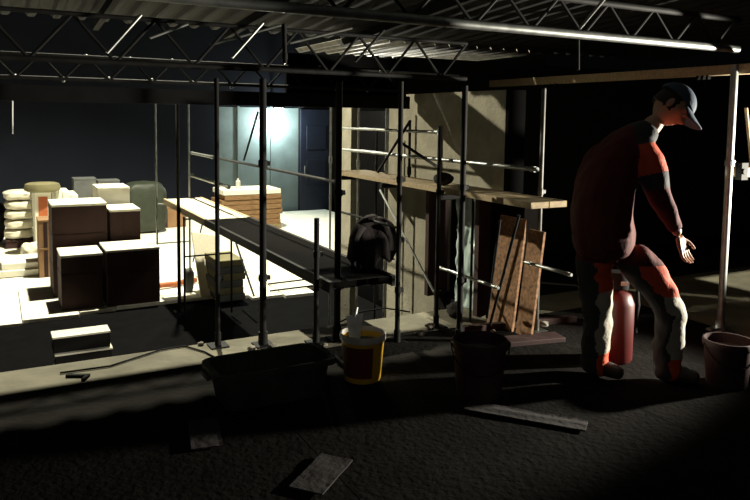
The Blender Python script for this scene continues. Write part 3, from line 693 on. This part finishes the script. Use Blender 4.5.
# ================================================================== MAN
def skinmesh(verts, edges, root=0, levels=2):
    """verts: (Vector, rx, ry)"""
    me = bpy.data.meshes.new('s'); me.from_pydata([v[0] for v in verts], edges, []); ob = bpy.data.objects.new('s', me); C.objects.link(ob)
    md = ob.modifiers.new('skin', 'SKIN'); md.use_smooth_shade = True
    lay = me.skin_vertices[0].data if me.skin_vertices else None
    if lay is None:
        bm = bmesh.new(); bm.from_mesh(me); bm.verts.layers.skin.verify(); bm.to_mesh(me); bm.free(); lay = me.skin_vertices[0].data
    for i, v in enumerate(verts):
        lay[i].radius = (v[1], v[2] if len(v) > 2 else v[1]); lay[i].use_root = (i == root)
    s = ob.modifiers.new('sub', 'SUBSURF'); s.levels = levels; s.render_levels = levels
    dg = bpy.context.evaluated_depsgraph_get(); dg.update()
    out = bpy.data.meshes.new_from_object(ob.evaluated_get(dg)); bpy.data.objects.remove(ob)
    return out
def chain(vs):
    return vs, [(i, i+1) for i in range(len(vs)-1)]
def merge(meshes):
    bm = bmesh.new()
    for me in meshes: bm.from_mesh(me)
    return bm
def remesh(bm, voxel, smooth=2):
    me = bpy.data.meshes.new('r'); bm.to_mesh(me); bm.free(); ob = bpy.data.objects.new('r', me); C.objects.link(ob)
    md = ob.modifiers.new('r', 'REMESH'); md.mode = 'VOXEL'; md.voxel_size = voxel; md.use_smooth_shade = True
    if smooth:
        sm = ob.modifiers.new('s', 'SMOOTH'); sm.iterations = smooth; sm.factor = .5
    dg = bpy.context.evaluated_depsgraph_get(); dg.update()
    out = bpy.data.meshes.new_from_object(ob.evaluated_get(dg)); bpy.data.objects.remove(ob); return out
Ym = 3.98
J = lambda x, y, dy=0: D(x, y, Ym+dy)
root = thing('person', Vector((J(625, 385).x, Ym, .012)), 'worker in red workwear and dark cap bending his head by the bright post', 'person')
def child(name, me, mats, parent=root):
    for p in me.polygons: p.use_smooth = True
    me.materials.clear()
    for k in mats: me.materials.append(M[k])
    ob = bpy.data.objects.new(name, me); C.objects.link(ob); ob.parent = parent
    base = root.location if parent is root else parent.location+root.location
    if parent is not root and parent.parent is not root: base = root.location
    for v in me.vertices: v.co -= base
    return ob
pel = J(606, 246); sp1 = J(604, 212); ch = J(612, 172); uc = J(628, 147, -.01); nk = J(648, 130, -.02); hd_ = J(671, 106, -.03)
ls = J(594, 160, .10); rs = J(649, 152, -.12)
re_ = J(660, 197, -.16); rw = J(679, 236, -.14); le = J(580, 205, .22); lw = J(610, 240, .32)
lh = J(592, 256, .04); lk = J(599, 315, .02); la = J(592, 372, .05)
rh = J(640, 256, -.05); rk = J(672, 312, -.09); ra = J(664, 376, -.03)
def foot(a, dirv):
    d = Vector(dirv).normalized(); g = Vector((a.x, a.y, .06))
    return g, d
FD = Vector((.85, -.25, 0)).normalized(); 
def split_skin(V_, Ed, lv=2):
    # one skinned limb per connected chain
    par = list(range(len(V_)))
    def find(x):
        while par[x] != x: x = par[x]
        return x
    for a, b in Ed: par[find(b)] = find(a)
    out = []
    for rt in sorted(set(find(i) for i in range(len(V_)))):
        idx = [i for i in range(len(V_)) if find(i) == rt]; mp = {k: n for n, k in enumerate(idx)}
        out.append(skinmesh([V_[k] for k in idx], [(mp[a], mp[b]) for a, b in Ed if a in mp], 0, lv))
    for me in out:
        bm = bmesh.new(); bm.from_mesh(me); bmesh.ops.recalc_face_normals(bm, faces=bm.faces); bm.to_mesh(me); bm.free()
    return out
# ---- body (skin) : pelvis, spine, neck, head, limbs, hands
V0 = []; E_ = []
def add(p, rx, ry=None, par=None):
    V0.append((p, rx, ry if ry else rx)); i = len(V0)-1
    if par is not None: E_.append((par, i))
    return i
i0 = add(pel, .10, .09); i1 = add(sp1, .13, .11, i0); i2 = add(ch, .12, .10, i1); i3 = add(uc, .085, .08, i2); i4 = add(nk, .058, .058, i3); i5 = add(nk.lerp(hd_, .6), .055, .055, i4)
for s, e, w in ((ls, le, lw), (rs, re_, rw)):
    a = add(uc.lerp(s, .35), .06, .06); a = add(s, .052, .052, a); b_ = add(s.lerp(e, .5), .05, .05, a); c_ = add(e, .04, .04, b_); d_i = add(e.lerp(w, .4), .038, .038, c_); add(w, .026, .026, d_i)
for h_2, k_, a_ in ((lh, lk, la), (rh, rk, ra)):
    a = add(pel.lerp(h_2, .4), .07, .07); a = add(h_2, .065, .065, a); b_ = add(h_2.lerp(k_, .5), .055, .055, a); c_ = add(k_, .055, .055, b_); d_i = add(k_.lerp(a_, .4), .052, .052, c_); add(a_, .036, .036, d_i)
parts = split_skin(V0, E_)
# hands
def hand(w, down, thumbdir, length=.185):
    down = down.normalized(); th = (thumbdir-down*thumbdir.dot(down)).normalized(); nrm = down.cross(th)
    out = []
    # palm: flattened block through chain
    for k in range(4):
        off = th*(.030-.020*k)
        vs, es = chain([(w+off*.4, .016), (w+down*.05+off, .0135), (w+down*.09+off, .0115)]); out.append(skinmesh(vs, es, 0, 1))
    lens = (.075, .085, .08, .062)
    for k in range(4):
        off = th*(.030-.0205*k); b0 = w+down*.085+off; L = lens[k]; curl = nrm*(.35+.08*k)
        d1 = (down+th*(.10-.07*k)).normalized(); d2 = (down+curl*.8).normalized(); d3 = (down+curl*1.8).normalized()
        p1 = b0+d1*L*.45; p2 = p1+d2*L*.32; p3 = p2+d3*L*.26
        vs, es = chain([(b0-down*.03, .010), (b0, .0098), (p1, .009), (p2, .0082), (p3, .0068)]); out.append(skinmesh(vs, es, 0, 1))
    b0 = w+down*.025+th*.022; t1 = b0+(th*.8+down*.75+nrm*.25).normalized()*.04; t2 = t1+(th*.35+down+nrm*.3).normalized()*.035; t3 = t2+(down+nrm*.35).normalized()*.022
    vs, es = chain([(b0, .013), (t1, .0115), (t2, .0098), (t3, .0075)]); out.append(skinmesh(vs, es, 0, 1))
    return out
parts += hand(rw, (J(688, 262, -.15)-rw), Vector((.75, .5, 0)))
parts += hand(lw, (J(622, 265, .34)-lw), Vector((.8, -.3, .1)))
# head, bowed: face direction fd, up direction ud
fd = Vector((.62, -.30, -.74)).normalized(); ud = Vector((.70, .05, .70)); ud = (ud-fd*ud.dot(fd)).normalized(); sd = fd.cross(ud).normalized()
bm = bmesh.new(); bmesh.ops.create_icosphere(bm, subdivisions=5, radius=1)
def gau(x, s): return math.exp(-(x/s)**2)
for v in bm.verts:
    n_ = v.co.copy(); f, s_, u_ = n_.x, n_.y, n_.z
    F_ = f*.098; S_ = s_*.074; U_ = u_*.115
    if u_ < 0: S_ *= 1-.28*(-u_)**1.3; 
    if f < 0 and u_ < -.2: F_ *= 1-.35*(-u_)
    if f > 0:
        F_ += .026*gau(s_, .17)*gau(u_+.20, .16)+.010*gau(s_, .12)*gau(u_-.02, .2)        # nose
        F_ += .010*gau(u_-.22, .12)*gau(s_, .6)                                              # brow
        F_ -= .014*(gau(s_-.42, .2)+gau(s_+.42, .2))*gau(u_-.04, .13)                        # eye sockets
        F_ += .012*gau(s_, .28)*gau(u_+.86, .2)                                              # chin
        F_ += .008*gau(s_, .25)*(gau(u_+.47, .06)+gau(u_+.58, .06))                          # lips
        F_ -= .006*gau(s_, .3)*gau(u_+.525, .03)
    S_ += math.copysign(.006, s_)*gau(u_+.1, .3)*gau(f-.45, .3) if abs(s_) > .3 else 0
    v.co = hd_+fd*F_+sd*S_+ud*U_
me = bpy.data.meshes.new('h'); bm.to_mesh(me); bm.free(); parts.append(me)
for sg in (1, -1):
    bm = bmesh.new(); bmesh.ops.create_icosphere(bm, subdivisions=3, radius=1)
    for v in bm.verts:
        n_ = v.co; v.co = hd_+sd*(sg*(.073+.010*n_.y))+fd*(-.012+.020*n_.x)+ud*(-.012+.034*n_.z)
    me = bpy.data.meshes.new('e'); bm.to_mesh(me); bm.free(); parts.append(me)
body = child('body', remesh(merge(parts), .0045, 2), ['skin'])
for sg in (1, -1):
    mm = MB(); bmesh.ops.create_icosphere(mm.bm, subdivisions=2, radius=.0115)
    for v in mm.bm.verts: v.co += hd_+fd*.082+sd*(sg*.031)+ud*.006
    mm.build('eye', 'eye', root, smooth=True)
# hair at the nape and temples
bm = bmesh.new(); bmesh.ops.create_icosphere(bm, subdivisions=4, radius=1)
dl = [v for v in bm.verts if v.co.x > .25 or v.co.z < -.45]
bmesh.ops.delete(bm, geom=dl, context='VERTS')
for v in bm.verts:
    n_ = v.co; v.co = hd_+fd*(n_.x*.104)+sd*(n_.y*.080)+ud*(n_.z*.120)
me = bpy.data.meshes.new('hair'); bm.to_mesh(me); bm.free(); hr = child('hair', me, ['hair'])
md = hr.modifiers.new('so', 'SOLIDIFY'); md.thickness = .006; md.offset = 1
# cap
bm = bmesh.new(); bmesh.ops.create_icosphere(bm, subdivisions=4, radius=1)
bmesh.ops.delete(bm, geom=[v for v in bm.verts if v.co.z < .12-.10*v.co.x*0], context='VERTS')
for v in bm.verts:
    n_ = v.co; v.co = hd_+fd*(n_.x*.118-.002)+sd*(n_.y*.092)+ud*(.028+n_.z*.112)
me = bpy.data.meshes.new('cap'); bm.to_mesh(me); bm.free(); cp = child('cap', me, ['cap'])
md = cp.modifiers.new('so', 'SOLIDIFY'); md.thickness = .006; md.offset = 1
mm = MB()
def vis(a, b):
    an = (a-.5)*2.2; r = 1+.0*b
    ix = .108*math.cos(an); iy = .088*math.sin(an)
    return hd_+fd*(ix+b*.095*max(.12, math.cos(an*.9)))+sd*(iy*(1-.05*b))+ud*(.048-.018*b-.05*(math.sin(an)**2)*(.3+.5*b))
mm.grid(vis, 20, 8); vz = mm.build('visor', 'cap', None, smooth=True, solid=.007)
vz.parent = cp; vz.location = vz.location-root.location
# ---- jacket
V0 = []; E_ = []
hem = J(604, 262)
i0 = add(hem, .235, .165); i1 = add(J(602, 235), .26, .19, i0); i2 = add(J(600, 200), .255, .175, i1); i3 = add(J(611, 168), .225, .16, i2); i4 = add(J(626, 147), .165, .14, i3); i5 = add(nk+Vector((-.01, 0, -.005)), .09, .085, i4); add(nk.lerp(hd_, .22), .082, .08, i5)
for s, e, w in ((ls, le, lw), (rs, re_, rw)):
    a = add(J(622, 150).lerp(s, .45), .11, .11); a = add(s, .094, .094, a); b_ = add(s.lerp(e, .5), .082, .082, a); c_ = add(e, .072, .072, b_); d_i = add(e.lerp(w, .5), .062, .062, c_); add(w.lerp(e, .06), .047, .047, d_i)
jb = remesh(merge(split_skin(V0, E_)), .012, 8)
bm = bmesh.new(); bm.from_mesh(jb)
for v in bm.verts:      # cloth folds
    n_ = noise.noise(v.co*7)*.014+noise.noise(v.co*17+Vector((3, 1, 2)))*.006
    v.co += v.normal*n_
me = remesh(bm, .008, 3)
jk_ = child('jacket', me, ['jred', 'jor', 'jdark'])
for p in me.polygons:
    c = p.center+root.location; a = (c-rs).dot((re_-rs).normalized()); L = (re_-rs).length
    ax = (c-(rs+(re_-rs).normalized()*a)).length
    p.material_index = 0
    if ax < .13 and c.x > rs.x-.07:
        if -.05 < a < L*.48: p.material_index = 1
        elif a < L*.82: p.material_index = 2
# ---- trousers: two legs and seat
V0 = []; E_ = []
i0 = add(J(610, 258), .17, .14); i1 = add(J(606, 240), .17, .14, i0)
for h_2, k_, a_ in ((lh, lk, la), (rh, rk, ra)):
    a = add(J(608, 246).lerp(h_2, .5), .125, .125); a = add(h_2+Vector((0, 0, -.05)), .118, .118, a); b_ = add(h_2.lerp(k_, .55), .108, .108, a); c_ = add(k_, .092, .092, b_); d_i = add(k_.lerp(a_, .5), .090, .090, c_); add(a_+Vector((.01, -.01, -.02)), .084, .084, d_i)
tm = remesh(merge(split_skin(V0, E_)), .012, 6); bm = bmesh.new(); bm.from_mesh(tm)
for v in bm.verts:
    zz = v.co.z
    n_ = noise.noise(Vector((v.co.x*9, v.co.y*9, zz*14)))*.012+noise.noise(v.co*20)*.006
    v.co += v.normal*n_
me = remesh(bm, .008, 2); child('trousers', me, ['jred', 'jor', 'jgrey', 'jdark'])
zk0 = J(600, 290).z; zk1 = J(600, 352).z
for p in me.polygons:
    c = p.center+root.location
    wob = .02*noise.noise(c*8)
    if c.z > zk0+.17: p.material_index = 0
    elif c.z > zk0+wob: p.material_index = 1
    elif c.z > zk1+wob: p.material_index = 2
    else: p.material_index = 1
    # charcoal on the trouser faces that point left
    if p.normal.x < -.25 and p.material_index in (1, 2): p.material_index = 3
# ---- boots
for sg, a_ in ((0, la), (1, ra)):
    fdv = Vector((.80, -.5, 0)).normalized() if sg else Vector((.70, -.65, 0)).normalized()
    g = Vector((a_.x, a_.y, 0))
    V0 = []; E_ = []
    k0 = add(g+Z*.14, .055, .055); k1 = add(g+Z*.068-fdv*.01, .054, .054, k0); k2 = add(g+Z*.066+fdv*.08, .050, .050, k1); k3 = add(g+Z*.058+fdv*.16, .044, .044, k2); add(g+Z*.056+fdv*.19, .03, .03, k3)
    bmm = skinmesh(V0, E_, 0, 2)
    for v in bmm.vertices: v.co.z = max(v.co.z, .022)
    bt = child('boot', bmm, ['boot'])
# ================================================================== LIGHT
def spot(name, loc, target, power, angle, blend, col, rad=.12):
    l = bpy.data.lights.new(name, 'SPOT'); l.energy = power; l.spot_size = math.radians(angle); l.spot_blend = blend; l.color = col; l.shadow_soft_size = rad
    o = bpy.data.objects.new(name, l); C.objects.link(o); o.location = loc
    o.rotation_euler = (Vector(target)-Vector(loc)).to_track_quat('-Z', 'Y').to_euler(); return o
def point(name, loc, power, col, rad=.1):
    l = bpy.data.lights.new(name, 'POINT'); l.energy = power; l.color = col; l.shadow_soft_size = rad
    o = bpy.data.objects.new(name, l); C.objects.link(o); o.location = loc; return o
spot('hall_floodlight', (-2.7, 9.9, 7.6), (-3.2, 8.6, HZ), 7500, 104, .35, (1, .95, .74), .12)
spot('hall_side_lamp', (-7.5, 9.2, 4.9), (1.0, 6.5, 1.0), 4000, 24, .2, (1, .93, .72), .08)
point('bay_lamp', lp+V*.2-Z*.38, 150, (.86, 1, .95), .06)
rl = D(362, 94, 8.2); point('unseen_roof_light', rl, 42, (1, .97, .85), .08)  # extra unseen light that brightens the roof underside
spot('stage_work_lamp', (4.4, 4.6, 1.0), (1.9, 4.3, 1.2), 1600, 58, .3, (1, .93, .78), .06)
l = bpy.data.lights.new('rear_fill_light', 'AREA'); l.energy = 6.5; l.size = .8; l.color = (1, .93, .82)  # added soft fill behind the camera, lifts the dark foreground
o = bpy.data.objects.new('rear_fill_light', l); C.objects.link(o); o.location = (-.3, -1.2, 2.2); o.rotation_euler = (math.radians(38), 0, 0)
w = bpy.data.worlds.new('w'); bpy.context.scene.world = w; w.use_nodes = True
w.node_tree.nodes['Background'].inputs['Color'].default_value = (.55, .6, .7, 1); w.node_tree.nodes['Background'].inputs['Strength'].default_value = .0015
vs_ = bpy.context.scene.view_settings
vs_.view_transform = 'Standard'; vs_.look = 'None'; vs_.gamma = 1; vs_.use_curve_mapping = False; vs_.exposure = 0
